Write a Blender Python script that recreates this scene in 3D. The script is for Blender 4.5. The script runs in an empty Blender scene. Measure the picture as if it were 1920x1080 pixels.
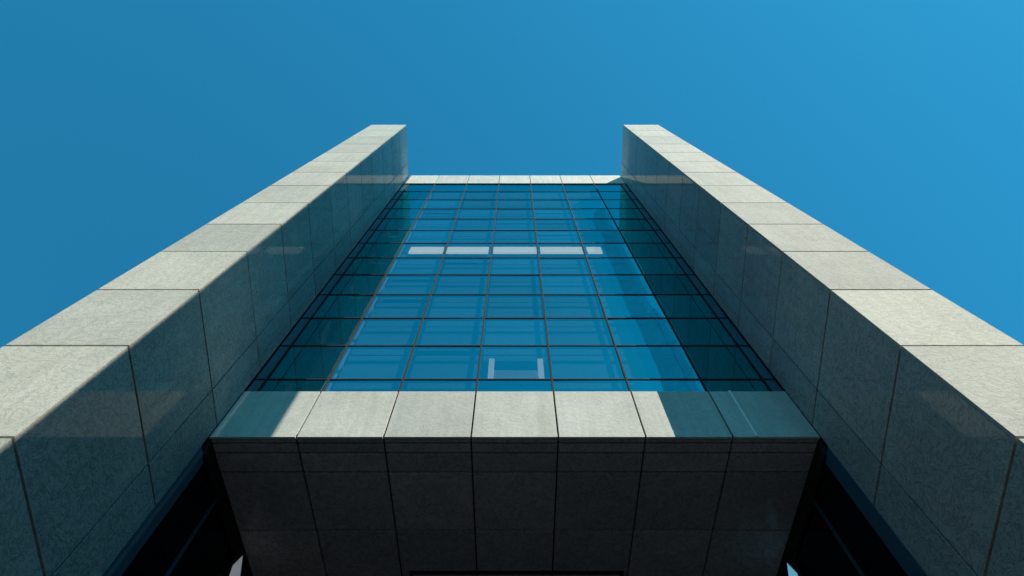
import bpy, bmesh, math, random
from mathutils import Vector, Matrix
R = math.radians
random.seed(7)
sc = bpy.context.scene
COL = sc.collection

# ------------------------------------------------------------------ camera
PITCH = 71.82
cd = bpy.data.cameras.new("camera")
cd.sensor_width = 36.0
cd.lens = 1424.0 / 1920.0 * 36.0
cd.shift_x = -5.0 / 1920.0
cd.clip_start = 0.1
cd.clip_end = 6000
cam = bpy.data.objects.new("camera", cd)
COL.objects.link(cam)
cam.location = (0, 0, 1.6)
cam.rotation_euler = (R(90 + PITCH), 0, 0)
sc.camera = cam

# ------------------------------------------------------------------ sky, sun, exposure
SUN_AZ = 135.3          # clockwise from +Y: the sun stands to the front right of the facade, behind the camera
SUN_EL = 54.0
w = bpy.data.worlds.new("World")
sc.world = w
w.use_nodes = True
nt = w.node_tree
nt.nodes.clear()
sky = nt.nodes.new("ShaderNodeTexSky")
sky.sky_type = 'NISHITA'
sky.sun_disc = False
sky.sun_elevation = R(SUN_EL)
sky.sun_rotation = R(SUN_AZ)
sky.altitude = 100
sky.air_density = 1.0
sky.dust_density = 0.1
sky.ozone_density = 8.0
tint = nt.nodes.new("ShaderNodeMix")
tint.data_type = 'RGBA'
tint.blend_type = 'MULTIPLY'
tint.inputs[0].default_value = 1.0
tint.inputs[7].default_value = (0.22, 1.35, 1.20, 1)
bg = nt.nodes.new("ShaderNodeBackground")
bg.inputs[1].default_value = 0.098
wo = nt.nodes.new("ShaderNodeOutputWorld")
nt.links.new(sky.outputs[0], tint.inputs[6])
nt.links.new(tint.outputs[2], bg.inputs[0])
nt.links.new(bg.outputs[0], wo.inputs[0])

sl = bpy.data.lights.new("sun", 'SUN')
sl.energy = 5.0
sl.angle = R(0.1)
sl.color = (1.0, 0.93, 0.79)
sun = bpy.data.objects.new("sun", sl)
COL.objects.link(sun)
to_sun = Vector((math.sin(R(SUN_AZ)) * math.cos(R(SUN_EL)), math.cos(R(SUN_AZ)) * math.cos(R(SUN_EL)), math.sin(R(SUN_EL))))
sun.rotation_euler = to_sun.to_track_quat('Z', 'Y').to_euler()

sc.view_settings.view_transform = 'Standard'
sc.view_settings.look = 'None'
sc.view_settings.exposure = 0.5
sc.view_settings.gamma = 1.0
sc.view_settings.use_curve_mapping = False
sc.render.engine = 'CYCLES'
sc.cycles.caustics_reflective = False
sc.cycles.caustics_refractive = False

# ------------------------------------------------------------------ materials
def new_mat(name):
    m = bpy.data.materials.new(name)
    m.use_nodes = True
    n = m.node_tree.nodes
    return m, n, m.node_tree.links, n["Principled BSDF"]

def coords(n, l, scale=(1, 1, 1)):
    """object coordinates shifted by a random amount per piece, so that no two pieces show the same pattern"""
    tc = n.new("ShaderNodeTexCoord")
    oi = n.new("ShaderNodeObjectInfo")
    mul = n.new("ShaderNodeMath"); mul.operation = 'MULTIPLY'; mul.inputs[1].default_value = 61.0
    l.new(oi.outputs["Random"], mul.inputs[0])
    add = n.new("ShaderNodeVectorMath"); add.operation = 'ADD'
    l.new(tc.outputs["Object"], add.inputs[0]); l.new(mul.outputs[0], add.inputs[1])
    mp = n.new("ShaderNodeMapping"); mp.inputs["Scale"].default_value = scale
    l.new(add.outputs[0], mp.inputs["Vector"])
    return mp.outputs[0], oi.outputs["Random"]

def noise(n, l, vec, scale, detail=4, rough=0.55, dist=0.0):
    t = n.new("ShaderNodeTexNoise")
    t.inputs["Scale"].default_value = scale
    t.inputs["Detail"].default_value = detail
    t.inputs["Roughness"].default_value = rough
    t.inputs["Distortion"].default_value = dist
    l.new(vec, t.inputs["Vector"])
    return t.outputs["Fac"]

def ramp(n, l, fac, stops):
    r = n.new("ShaderNodeValToRGB")
    e = r.color_ramp.elements
    while len(e) < len(stops):
        e.new(0.5)
    for k, (p, c) in enumerate(stops):
        e[k].position = p
        e[k].color = (c[0], c[1], c[2], 1)
    l.new(fac, r.inputs[0])
    return r.outputs[0]

def mixc(n, l, a, b, fac, mode='MULTIPLY'):
    m = n.new("ShaderNodeMix"); m.data_type = 'RGBA'; m.blend_type = mode
    if isinstance(fac, float):
        m.inputs[0].default_value = fac
    else:
        l.new(fac, m.inputs[0])
    l.new(a, m.inputs[6]); l.new(b, m.inputs[7])
    return m.outputs[2]

def stone(name, lo, hi, bump=0.75, coat=0.30, rough=0.8, streak=0.5, coat_ior=1.5, coat_rough=0.05, mark=1.0):
    m, n, l, p = new_mat(name)
    v, rnd = coords(n, l)
    big = ramp(n, l, noise(n, l, v, 0.55, 5, 0.6, 0.6), [(0.3, lo), (0.7, hi)])
    grain = ramp(n, l, noise(n, l, v, 38, 3, 0.7), [(0.3, (0.92, 0.92, 0.92)), (0.7, (1.05, 1.05, 1.05))])
    c = mixc(n, l, big, grain, 1.0)
    # short squiggly chisel marks and fine veins
    worm = noise(n, l, v, 3.4, 4, 0.62, 2.2)
    wm = ramp(n, l, worm, [(0.455, (1, 1, 1)), (0.49, (0.66, 0.69, 0.71)), (0.51, (0.66, 0.69, 0.71)), (0.545, (1, 1, 1))])
    c = mixc(n, l, c, wm, mark)
    # rain streaks running down
    v2, _ = coords(n, l, (7.0, 7.0, 0.35))
    st = ramp(n, l, noise(n, l, v2, 1.0, 4, 0.6), [(0.35, (0.78, 0.80, 0.80)), (0.62, (1, 1, 1))])
    c = mixc(n, l, c, st, streak)
    # slab to slab difference
    per = ramp(n, l, rnd, [(0.0, (0.83, 0.84, 0.85)), (0.5, (0.97, 0.97, 0.97)), (1.0, (1.05, 1.04, 1.02))])
    c = mixc(n, l, c, per, 1.0)
    l.new(c, p.inputs["Base Color"])
    p.inputs["Roughness"].default_value = rough
    p.inputs["Specular IOR Level"].default_value = 0.12
    p.inputs["Coat Weight"].default_value = coat
    p.inputs["Coat Roughness"].default_value = coat_rough
    p.inputs["Coat IOR"].default_value = coat_ior
    hb = n.new("ShaderNodeMath"); hb.operation = 'ADD'
    l.new(noise(n, l, v, 9.0, 6, 0.66, 1.2), hb.inputs[0])
    l.new(worm, hb.inputs[1])
    b = n.new("ShaderNodeBump"); b.inputs["Strength"].default_value = bump; b.inputs["Distance"].default_value = 0.03
    l.new(hb.outputs[0], b.inputs["Height"])
    l.new(b.outputs[0], p.inputs["Normal"])
    return m

def plain(name, col, rough=0.5, metal=0.0, var=0.12, scale=6.0, bump=0.0):
    m, n, l, p = new_mat(name)
    v, rnd = coords(n, l)
    d = tuple(max(0, c * (1 - var)) for c in col); u = tuple(c * (1 + var) for c in col)
    l.new(ramp(n, l, noise(n, l, v, scale, 4), [(0.3, d), (0.7, u)]), p.inputs["Base Color"])
    p.inputs["Roughness"].default_value = rough
    p.inputs["Metallic"].default_value = metal
    if bump:
        b = n.new("ShaderNodeBump"); b.inputs["Strength"].default_value = bump; b.inputs["Distance"].default_value = 0.02
        l.new(noise(n, l, v, scale * 3, 4), b.inputs["Height"]); l.new(b.outputs[0], p.inputs["Normal"])
    return m

def glass(name, refl, trans, dust, f_refl=0.70, f_dust=0.20, rough=0.012):
    """coated solar glass: tinted mirror coat, a see-through share and a film of dust"""
    m, n, l, p = new_mat(name)
    n.remove(p)
    out = n["Material Output"]
    v, rnd = coords(n, l)
    g = n.new("ShaderNodeBsdfGlossy"); g.inputs["Roughness"].default_value = rough
    per = ramp(n, l, rnd, [(0.0, tuple(c * 0.84 for c in refl)), (1.0, tuple(c * 1.08 for c in refl))])
    l.new(per, g.inputs["Color"])
    b = n.new("ShaderNodeBump"); b.inputs["Strength"].default_value = 0.03; b.inputs["Distance"].default_value = 0.02
    l.new(noise(n, l, v, 0.9, 2), b.inputs["Height"]); l.new(b.outputs[0], g.inputs["Normal"])
    t = n.new("ShaderNodeBsdfTransparent"); t.inputs["Color"].default_value = (*trans, 1)
    d = n.new("ShaderNodeBsdfDiffuse")
    l.new(ramp(n, l, noise(n, l, v, 2.5, 5, 0.6), [(0.25, tuple(c * 0.9 for c in dust)), (0.75, tuple(c * 1.1 for c in dust))]), d.inputs["Color"])
    m1 = n.new("ShaderNodeMixShader"); m1.inputs[0].default_value = f_dust
    l.new(t.outputs[0], m1.inputs[1]); l.new(d.outputs[0], m1.inputs[2])
    m2 = n.new("ShaderNodeMixShader")
    lw = n.new("ShaderNodeFresnel"); lw.inputs["IOR"].default_value = 1.45
    mr = n.new("ShaderNodeMapRange"); mr.inputs["To Min"].default_value = f_refl; mr.inputs["To Max"].default_value = 0.97
    l.new(lw.outputs[0], mr.inputs["Value"]); l.new(mr.outputs[0], m2.inputs[0])
    l.new(m1.outputs[0], m2.inputs[1]); l.new(g.outputs[0], m2.inputs[2])
    # the coat lies on the face the ray meets first; the far face of the pane is clear
    gm = n.new("ShaderNodeNewGeometry"); m3 = n.new("ShaderNodeMixShader"); clear = n.new("ShaderNodeBsdfTransparent")
    l.new(gm.outputs["Backfacing"], m3.inputs[0]); l.new(m2.outputs[0], m3.inputs[1]); l.new(clear.outputs[0], m3.inputs[2])
    l.new(m3.outputs[0], out.inputs["Surface"])
    return m

def lamp_mat(name, col, strength):
    m, n, l, p = new_mat(name)
    v, rnd = coords(n, l)
    l.new(ramp(n, l, noise(n, l, v, 3, 2), [(0.2, tuple(c * 0.93 for c in col)), (0.8, col)]), p.inputs["Emission Color"])
    p.inputs["Emission Strength"].default_value = strength
    p.inputs["Base Color"].default_value = (0.7, 0.7, 0.7, 1)
    return m

M = {
    'stone': stone("pale_granite", (0.51, 0.51, 0.46), (0.61, 0.605, 0.55)),
    'band': stone("pale_granite_band", (0.51, 0.51, 0.46), (0.61, 0.605, 0.55), bump=0.2, coat=0.0, rough=0.8, mark=0.4),
    'parapet': stone("white_parapet_stone", (0.70, 0.67, 0.60), (0.80, 0.77, 0.70), bump=0.2, coat=0.0, rough=0.8),
    'front': stone("honed_granite_front", (0.53, 0.525, 0.455), (0.63, 0.62, 0.545), bump=0.25, coat=0.0, rough=0.85, mark=0.55),
    'soffit': stone("dark_soffit_stone", (0.54, 0.55, 0.55), (0.66, 0.66, 0.65), bump=0.25, coat=0.15, streak=0.5),
    'joint': plain("dark_joint", (0.012, 0.012, 0.013), 0.9),
    'alu': plain("anodised_aluminium", (0.035, 0.034, 0.034), 0.6, 0.1, 0.08, 3),
    'dark_alu': plain("dark_anodised_aluminium", (0.03, 0.03, 0.032), 0.8, 0.0, 0.1, 3),
    'blue_alu': plain("blue_enamelled_panel", (0.03, 0.12, 0.17), 0.3, 0.0, 0.06, 2),
    'glass': glass("teal_solar_glass", (0.05, 0.77, 0.80), (0.62, 0.70, 0.72), (0.02, 0.17, 0.26), 0.55, 0.12),
    'dark_glass': glass("dark_entrance_glass", (0.10, 0.13, 0.17), (0.05, 0.06, 0.08), (0.01, 0.012, 0.02), 0.25, 0.2),
    'interior': plain("dark_interior", (0.02, 0.03, 0.035), 0.9),
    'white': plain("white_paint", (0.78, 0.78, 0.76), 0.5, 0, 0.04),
    'grey': plain("grey_panel", (0.30, 0.32, 0.35), 0.5, 0, 0.05),
    'sign_grey': plain("light_grey_panel", (0.50, 0.48, 0.48), 0.6, 0, 0.05),
    'blue_bar': plain("dark_blue_bar", (0.012, 0.05, 0.075), 0.4),
    'paving': plain("dark_paving", (0.050, 0.054, 0.062), 0.85, 0, 0.25, 0.6, 0.2),
    'tower': plain("pale_cladding", (0.42, 0.66, 0.92), 0.8, 0, 0.08, 0.8, 0.2),
    'brick': plain("dark_brick", (0.05, 0.045, 0.045), 0.9, 0, 0.2, 1.5, 0.2),
    'blind': plain("teal_blind_fabric", (0.09, 0.33, 0.40), 0.9, 0, 0.05, 2),
    'blind_dark': plain("dark_blind_fabric", (0.07, 0.27, 0.34), 0.9, 0, 0.05, 2),
    'roof': plain("roof_membrane", (0.18, 0.18, 0.18), 0.9),
    'light': lamp_mat("light_diffuser", (1.0, 0.84, 0.60), 1.15),
    'post_light': lamp_mat("post_light", (1.0, 0.88, 0.70), 0.36),
    'sliver_white': lamp_mat("sliver_glow_white", (0.80, 0.90, 1.0), 0.13),  # glow for the bright gaps in the recess, no known lamp
    'sliver_blue': lamp_mat("sliver_glow_blue", (0.20, 0.72, 1.0), 0.33),
}

for _k in ('alu', 'dark_alu'):
    _p = M[_k].node_tree.nodes["Principled BSDF"]
    _p.inputs["Specular IOR Level"].default_value = 0.08
    _p.inputs["Roughness"].default_value = 0.9
    _p.inputs["Metallic"].default_value = 0.0

# ------------------------------------------------------------------ mesh helpers
_cache = {}
def box_mesh(sx, sy, sz, bev, mat):
    key = (round(sx, 4), round(sy, 4), round(sz, 4), bev, mat)
    if key in _cache:
        return _cache[key]
    bm = bmesh.new()
    bmesh.ops.create_cube(bm, size=1.0, matrix=Matrix.Diagonal((sx, sy, sz, 1)))
    if bev:
        bmesh.ops.bevel(bm, geom=list(bm.edges), offset=bev, segments=1, affect='EDGES', profile=0.5)
    me = bpy.data.meshes.new("box")
    bm.to_mesh(me); bm.free()
    me.materials.append(M[mat])
    _cache[key] = me
    return me

def link(name, me, parent=None, loc=(0, 0, 0), rot=(0, 0, 0)):
    o = bpy.data.objects.new(name, me)
    COL.objects.link(o)
    o.parent = parent
    o.location = loc
    o.rotation_euler = rot
    return o

def box(name, x0, x1, y0, y1, z0, z1, mat, parent=None, bev=0.0, rot=(0, 0, 0)):
    return link(name, box_mesh(abs(x1 - x0), abs(y1 - y0), abs(z1 - z0), bev, mat), parent,
                ((x0 + x1) / 2, (y0 + y1) / 2, (z0 + z1) / 2), rot)

def poly_mesh(name, verts, faces, mat):
    me = bpy.data.meshes.new(name)
    me.from_pydata(verts, [], faces)
    me.validate()
    bm = bmesh.new(); bm.from_mesh(me)
    bmesh.ops.recalc_face_normals(bm, faces=bm.faces)
    bm.to_mesh(me); bm.free()
    me.materials.append(M[mat])
    return me

def boxes_mesh(name, boxes, mat):
    """several boxes that make up one part"""
    v, f = [], []
    for (x0, x1, y0, y1, z0, z1) in boxes:
        k = len(v)
        v += [(x, y, z) for z in (z0, z1) for y in (y0, y1) for x in (x0, x1)]
        f += [[k + a for a in q] for q in ((0, 2, 3, 1), (4, 5, 7, 6), (0, 1, 5, 4), (2, 6, 7, 3), (0, 4, 6, 2), (1, 3, 7, 5))]
    return poly_mesh(name, v, f, mat)

def thing(name, label, cat, loc=(0, 0, 0), group=None):
    o = bpy.data.objects.new(name, None)
    COL.objects.link(o)
    o.location = loc
    o["label"] = label; o["category"] = cat
    if group:
        o["group"] = group
    return o

# ------------------------------------------------------------------ dimensions (metres)
XI, XO = 5.30, 7.00            # inner and outer face of each pier
YF = 4.00                      # front of the piers
YG = 6.58                      # plane of the curtain wall
YS = 5.85                      # vertical joint on the inner pier face
FJ = [1.45, 3.87, 6.30, 8.727, 11.249, 13.694, 16.10, 18.423, 20.779, 23.18, 25.463, 27.706, 29.852, 32.215, 34.575, 36.95, 39.33]
GR = [15.077, 15.714, 17.50, 19.29, 21.11, 22.94, 24.76, 26.58, 28.40, 30.23, 32.06, 33.89, 35.71, 37.54]
ZS0, ZS1 = 13.283, 15.077      # stone band over the entrance
ZP0, ZP1 = 37.54, 39.70        # parapet
BAY = 2 * XI / 7
J = 0.015                      # half a joint

# ------------------------------------------------------------------ ground
ground = link("ground", poly_mesh("ground", [(-3000, -3000, 0), (3000, -3000, 0), (3000, 3000, 0), (-3000, 3000, 0)], [(0, 1, 2, 3)], 'paving'))
ground["kind"] = "structure"

# ------------------------------------------------------------------ the building
bld = thing("office_building", "tall office building of pale granite piers flanking a teal glass curtain wall", "building", (0, 9, 0))
def at_b(o):            # building parts are laid out in world metres
    o.matrix_parent_inverse = Matrix.Translation((0, -9, 0))
    return o

def part(name, me):
    return at_b(link(name, me, bld))

def pier(sgn):
    a, b = (XI, XO) if sgn > 0 else (-XO, -XI)
    core = part("pier", boxes_mesh("pier", [(a + 0.05, b - 0.05, YF + 0.05, 15.9, 0.0, FJ[-1] - 0.03)], 'joint'))
    core["label"] = "shaded right pier of granite panels" if sgn > 0 else "left pier of granite panels"
    zs = [0.0] + FJ
    xin = sgn * XI; xin2 = sgn * (XI + 0.05)
    xout = sgn * XO; xout2 = sgn * (XO - 0.05)
    for k in range(len(zs) - 1):
        z0, z1 = zs[k] + 0.022, zs[k + 1] - 0.022
        dx = random.uniform(-0.002, 0.002)
        box("stone_panel", a, b, YF + dx, YF + 0.05, z0, z1, 'front', core, 0.004)
        lo, hi = min(xin, xin2), max(xin, xin2)
        box("stone_panel", lo, hi, YF + 0.054, YS - J, z0, z1, 'stone', core, 0.003)
        box("stone_panel", lo, hi, YS + J, YG - 0.03, z0, z1, 'stone', core, 0.003)
        lo, hi = min(xout, xout2), max(xout, xout2)
        for y0, y1 in ((YF + 0.054, YS - J), (YS + J, 9.2), (9.22, 12.5), (12.52, 15.9)):
            box("stone_panel", lo, hi, y0, y1, z0, z1, 'stone', core, 0.003)
    box("coping", a + 0.004, b - 0.004, YF + 0.004, 15.9, FJ[-1] - 0.012, FJ[-1] + 0.04, 'stone', core, 0.004)
    return core
pier(-1); pier(1)

# -- curtain wall: frame backing, panes, mullions, transoms
cw = part("curtain_wall", boxes_mesh("curtain_wall", [(-XI, -XI + 0.03, YG + 0.03, YG + 0.12, ZS1, ZP0), (XI - 0.03, XI, YG + 0.03, YG + 0.12, ZS1, ZP0)], 'dark_alu'))
cols = [-XI + BAY * k for k in range(8)]
EDGE = 0.25
xs = [-XI, -XI + EDGE] + cols[1:7] + [XI - EDGE, XI]
for r in range(len(GR) - 1):
    z0, z1 = GR[r] + 0.012, GR[r + 1] - 0.012
    for c in range(len(xs) - 1):
        edge = c in (0, len(xs) - 2)
        p = box("edge_panel" if edge else "pane", xs[c] + 0.012, xs[c + 1] - 0.012, YG + 0.02, YG + 0.045, z0, z1, 'blue_alu' if edge else 'glass', cw, 0.0)
        if not edge:
            p.rotation_euler = (R(random.gauss(0, 0.11)), 0, R(random.gauss(0, 0.11)))
for c in range(1, len(xs) - 1):
    box("mullion", xs[c] - 0.019, xs[c] + 0.019, YG - 0.004, YG + 0.10, ZS1 + 0.002, ZP0 - 0.002, 'alu' if 1 < c < len(xs) - 2 else 'dark_alu', cw, 0.003)
for r in range(1, len(GR) - 1):
    box("transom", -XI + 0.004, XI - 0.004, YG + 0.004, YG + 0.09, GR[r] - 0.021, GR[r] + 0.021, 'dark_alu', cw, 0.003)

# roller blinds hanging behind the panes, drawn to different lengths
for r in range(1, len(GR) - 1):
    for c in range(2, len(xs) - 3):
        h = (GR[r + 1] - GR[r] - 0.05) * random.choice((0.99, 0.99, 0.99, 0.99, 0.86))
        if r == 1 and c == 4:
            h = 0.35
        box("blind", xs[c] + 0.05, xs[c + 1] - 0.05, 6.83, 6.838, GR[r + 1] - 0.025 - h, GR[r + 1] - 0.025, random.choice(('blind', 'blind', 'blind_dark')), cw)
# -- stone band over the entrance, and the parapet
band = part("stone_band", boxes_mesh("stone_band", [(-XI, XI, YG + 0.025, YG + 0.15, ZS0 + 0.16, ZS1 - 0.03)], 'joint'))
para = part("parapet", boxes_mesh("parapet", [(-XI, XI, YG + 0.025, YG + 0.40, ZP0 + 0.03, ZP1 - 0.03)], 'joint'))
for k in range(7):
    x0, x1 = cols[k] + J, cols[k + 1] - J
    box("stone_panel", x0, x1, YG - 0.03, YG + 0.02, ZS0, ZS1 - 0.004, 'band', band, 0.004)
    box("stone_panel", x0, x1, YG - 0.03, YG + 0.02, ZP0 + 0.004, ZP1 - 0.03, 'parapet', para, 0.004)
    box("coping", x0, x1, YG - 0.028, YG + 0.45, ZP1 - 0.026, ZP1 + 0.03, 'parapet', para, 0.004)
box("glint_strip", 4.17, 4.215, YG - 0.052, YG - 0.031, ZS0 + 0.004, ZS1 - 0.006, 'white', band, 0.003)  # white bar standing in for a thin glint of sunlight

# -- sloping soffit over the entrance (rises 15.5 degrees inwards)
SLOPE = R(15.5)
def on_soffit(d, n=0.0):        # distance up the slope, height below it
    return (YG + d * math.cos(SLOPE) + n * math.sin(SLOPE), ZS0 + d * math.sin(SLOPE) - n * math.cos(SLOPE))
SD = [0.03, 0.129, 0.364, 0.848, 2.44, 4.1, 5.6]
y0, zb0 = on_soffit(0.0, -0.06); y1, zb1 = on_soffit(5.7, -0.06)
sof = part("soffit", poly_mesh("soffit", [(-XI, y0, zb0), (XI, y0, zb0), (XI, y1, zb1), (-XI, y1, zb1),
      (-XI, y0, zb0 + 0.08), (XI, y0, zb0 + 0.08), (XI, y1, zb1 + 0.1), (-XI, y1, zb1 + 0.1)],
      [(0, 1, 2, 3), (4, 7, 6, 5), (0, 4, 5, 1), (1, 5, 6, 2), (2, 6, 7, 3), (3, 7, 4, 0)], 'joint'))
for r in range(len(SD) - 1):
    d0, d1 = SD[r] + 0.026, SD[r + 1] - 0.026
    y, z = on_soffit((d0 + d1) / 2, -0.03)
    for k in range(7):
        me = box_mesh(BAY - 2 * J, d1 - d0, 0.05, 0.003, 'soffit')
        link("soffit_panel", me, sof, ((cols[k] + cols[k + 1]) / 2, y, z + random.uniform(-.002, .002)), (SLOPE, 0, 0))
# slot frame set into the soffit
for (xa, xb, da, db) in ((-2.10, 2.18, 3.66, 3.72), (-2.10, -2.04, 3.73, 5.2), (2.12, 2.18, 3.73, 5.2)):
    y, z = on_soffit((da + db) / 2, 0.02)
    link("slot_trim", box_mesh(xb - xa, db - da, 0.05, 0.004, 'dark_alu'), sof, ((xa + xb) / 2, y, z), (SLOPE, 0, 0))

# -- side walls of the entrance recess
def recess(sgn):
    def sb(name, xa, xb, ya, yb, za, zb, mat, par, bev=0.003):
        a, b = sorted((sgn * xa, sgn * xb))
        return box(name, a, b, ya, yb, za, zb, mat, par, bev)
    def ztop(y):
        return ZS0 + (y - YG) * math.tan(SLOPE)
    ye = YG + 5.5
    a, b = sorted((sgn * (XI + 0.10), sgn * (XI + 0.16)))
    wall = part("side_glazing", boxes_mesh("side_glazing", [(a, b, YG + 0.02, ye, 0.0, ZS0)], 'interior'))
    sb("edge_panel", XI, XI + 0.05, YG - 0.026, YG + 0.30, 0.0, ZS0 - 0.30, 'blue_alu', wall)
    sb("pane", XI + 0.03, XI + 0.055, YG + 0.32, 7.76, 0.0, ZS0 + 0.1, 'dark_glass', wall, 0)
    sb("mullion", XI - 0.012, XI + 0.06, 7.785, 7.815, 0.0, ZS0 + 0.1, 'blue_bar', wall)
    sb("pane", XI + 0.03, XI + 0.055, 7.84, 9.6, 0.0, ZS0 + 0.55, 'dark_glass', wall, 0)
    sb("mullion", XI - 0.02, XI + 0.06, 9.61, 9.66, 0.0, ZS0 + 0.6, 'dark_alu', wall)
    sb("pane", XI + 0.03, XI + 0.055, 9.67, ye, 0.0, ZS0 + 1.0, 'dark_glass', wall, 0)
    # trim that follows the soffit
    ln = 5.4 / math.cos(SLOPE)
    y, z = on_soffit(ln / 2 + 0.05, 0.16)
    link("header_trim", box_mesh(0.07, ln, 0.34, 0.004, 'dark_alu'), wall, (sgn * (XI + 0.0), y, z), (SLOPE, 0, 0))
recess(-1); recess(1)

# -- entrance wall at the back of the recess
ent = part("entrance_wall", boxes_mesh("entrance_wall", [(-XI, XI, 12.0, 12.1, 0.0, 14.8)], 'interior'))
for k in range(7):
    for r in range(5):
        box("pane", cols[k] + 0.03, cols[k + 1] - 0.03, 11.93, 11.96, 0.02 + 2.9 * r, 2.88 + 2.9 * r, 'dark_glass', ent)
for k in range(1, 7):
    box("mullion", cols[k] - 0.03, cols[k] + 0.03, 11.90, 12.0, 0.0, 14.6, 'dark_alu', ent, 0.004)
for k in (3,):
    box("door_handle", cols[k] + 0.10, cols[k] + 0.13, 11.85, 11.90, 0.8, 1.9, 'alu', ent, 0.004)
    box("door_handle", cols[k + 1] - 0.13, cols[k + 1] - 0.10, 11.85, 11.90, 0.8, 1.9, 'alu', ent, 0.004)

# -- inside: back wall, floor slabs, two pale columns
ins = part("interior_wall", boxes_mesh("interior_wall", [(-XI, XI, 10.0, 10.2, ZS1, ZP1 - 0.4), (-XI + 0.001, -XI + 0.02, 6.75, 10.0, ZS1, ZP1 - 0.4), (XI - 0.02, XI - 0.001, 6.75, 10.0, ZS1, ZP1 - 0.4)], 'interior'))
for k in (0, 2, 4, 6, 8, 10, 12):
    z = GR[k + 1] if k else GR[0]
    part("floor_slab", boxes_mesh("floor_slab", [(-XI + 0.03, XI - 0.03, 7.3, 9.99, z - 0.12, z + 0.12)], 'interior'))
for sgn in (-1, 1):
    part("column", boxes_mesh("column", [(sgn * 3.95 - 0.11, sgn * 3.95 + 0.11, 6.95, 7.2, ZS1, ZP0 - 0.1)], 'white'))
part("roof", boxes_mesh("roof", [(-XI, XI, YG + 0.46, 15.9, ZP1 - 0.7, ZP1 - 0.35)], 'roof'))
part("rear_wall", boxes_mesh("rear_wall", [(-XO, XO, 15.91, 16.2, 0.0, FJ[-1])], 'tower'))

# ------------------------------------------------------------------ things behind the glass
seg = [(-3.642, -2.48), (-2.353, -0.908), (-0.741, 0.76), (0.889, 2.372), (2.52, 3.02)]
where = ["leftmost of five", "second from left of five", "middle one of five", "fourth from left of five", "short one at the right end"]
for (xa, xb), wtxt in zip(seg, where):
    t = thing("ceiling_light", "pale strip light behind upper glass, " + wtxt, "light", ((xa + xb) / 2 * 0.96, 6.74, 26.06), "strip lights behind the glass")
    hw = (xb - xa) / 2 * 0.96
    link("diffuser", box_mesh(2 * hw, 0.05, 0.72, 0.004, 'light'), t, (0, -0.03, 0))
    link("housing", box_mesh(2 * hw - 0.02, 0.07, 0.70, 0.004, 'grey'), t, (0, 0.035, 0))
    for sx in (-0.6, 0.6):
        link("hanger", box_mesh(0.02, 0.02, 0.5, 0, 'grey'), t, (sx * hw, 0.035, 0.6))
st = thing("display_stand", "grey panel between two glowing white posts behind the lowest middle glass", "stand", (0.045, 6.68, GR[1] + 0.024))
for x in (-0.545, 0.51):
    link("post", box_mesh(0.12, 0.06, 1.15, 0.006, 'post_light'), st, (x, 0, 0.595))
link("panel", box_mesh(0.92, 0.05, 0.56, 0.006, 'sign_grey'), st, (-0.018, 0.012, 0.31))
link("base", box_mesh(1.3, 0.07, 0.02, 0.004, 'grey'), st, (0, 0, 0.01))

# ------------------------------------------------------------------ glowing wedges made up for bright gaps at the recess corners
def wedge(sgn, label, mat, y, z):
    t = thing("glow_wedge", label, "sliver", (sgn * (XI - 0.04), y, z), "made-up glowing wedges in the entrance recess")
    s = sgn
    me = poly_mesh("wedge_body", [(0, 0, 0.0), (-0.10 * s, -0.06, -0.40), (0, -0.16, -0.50), (0, 0.22, -0.60), (-0.12 * s, 0.16, -0.60), (0, 0.0, -1.0)],
                   [(0, 1, 2), (0, 4, 1), (0, 3, 4), (5, 2, 1), (5, 1, 4), (5, 4, 3), (0, 2, 5, 3)], mat)
    link("wedge_body", me, t)
    link("glow_wedge_back", box_mesh(0.03, 0.5, 0.5, 0.005, 'dark_alu'), t, (s * 0.02, 0.0, -0.5))
wedge(-1, "made-up pale glowing lamp at the dark lower left corner under the soffit", 'sliver_white', 9.50, 13.95)
wedge(1, "made-up blue glowing lamp at the dark lower right corner under the soffit", 'sliver_blue', 9.62, 13.88)

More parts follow.
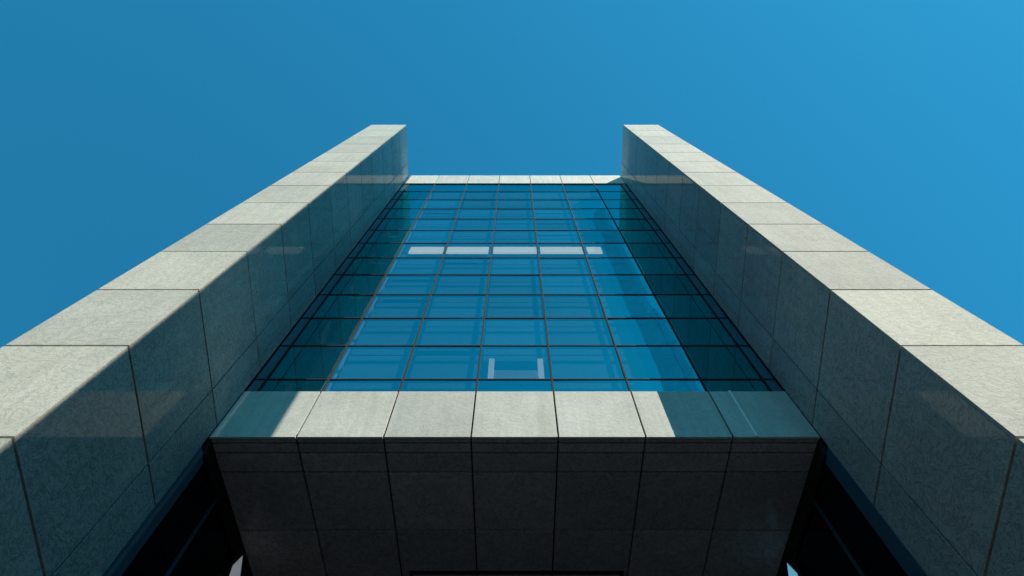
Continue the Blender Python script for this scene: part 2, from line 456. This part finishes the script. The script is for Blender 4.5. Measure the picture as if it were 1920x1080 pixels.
# ------------------------------------------------------------------ slender tower added as a sun blocker (outside the picture)
# it stands towards the sun and shades the inner face of the left pier
h = Vector((math.sin(R(SUN_AZ)), math.cos(R(SUN_AZ)), 0)); e = Vector((-h.y, h.x, 0))
tw = thing("sun_blocker_tower", "slender pale blue tower added out of view to keep sun off the left pier", "tower", h * 19.0)
tw.rotation_euler = (0, 0, math.atan2(e.y, e.x))       # local x along e, local y away from the sun
TAN = math.tan(R(SUN_EL))
H1 = 118.0
H2 = 37.3 + (18.0 + 7.5) * TAN
T0 = Vector((-XI, YF, 0)).dot(e) + 0.02        # front inner edge of the left pier
T1 = Vector((-XI, YG, 0)).dot(e) + 0.05
T2 = Vector((-4.22, YG, 0)).dot(e)             # end of the shade on the stone band
link("sun_blocker_shaft", box_mesh(T1 - T0, 2.0, H1, 0.01, 'tower'), tw, ((T0 + T1) / 2, 0, H1 / 2))
link("sun_blocker_lower_shaft", box_mesh(T2 - T1 - 0.01, 1.8, H2, 0.01, 'tower'), tw, ((T1 + T2) / 2, 0, H2 / 2))
link("sun_blocker_cap", box_mesh(T1 - T0 - 0.02, 1.9, 0.2, 0.02, 'roof'), tw, ((T0 + T1) / 2, 0, H1 + 0.101))

# ------------------------------------------------------------------ lower blocks added on both sides to cut the sky light (outside the picture)
def block(sgn, label):
    t = thing("sky_blocker", label, "building", (sgn * 34.0, -20.0, 0), "added blocks cutting the sky light")
    xf = -sgn * 9.0                      # side facing the forecourt
    link("wall", boxes_mesh("wall", [(-9, 9, -24, 21, 0, 36.5)], 'brick'), t)  # body of the added sky blocker
    link("parapet", boxes_mesh("parapet", [(-9.1, 9.1, -24.1, 21.1, 36.5, 37.3)], 'tower'), t)  # top edge of the added sky blocker
    for f in range(9):
        for k in range(11):
            a, b = sorted((xf, xf - sgn * 0.06))
            box("sky_blocker_window", a, b, -22.4 + 4 * k, -20.0 + 4 * k, 1.2 + 3.9 * f, 3.4 + 3.9 * f, 'dark_glass', t)
block(-1, "dark brick block added out of view at the left to cut sky light")
block(1, "dark brick block added out of view at the right to cut sky light")
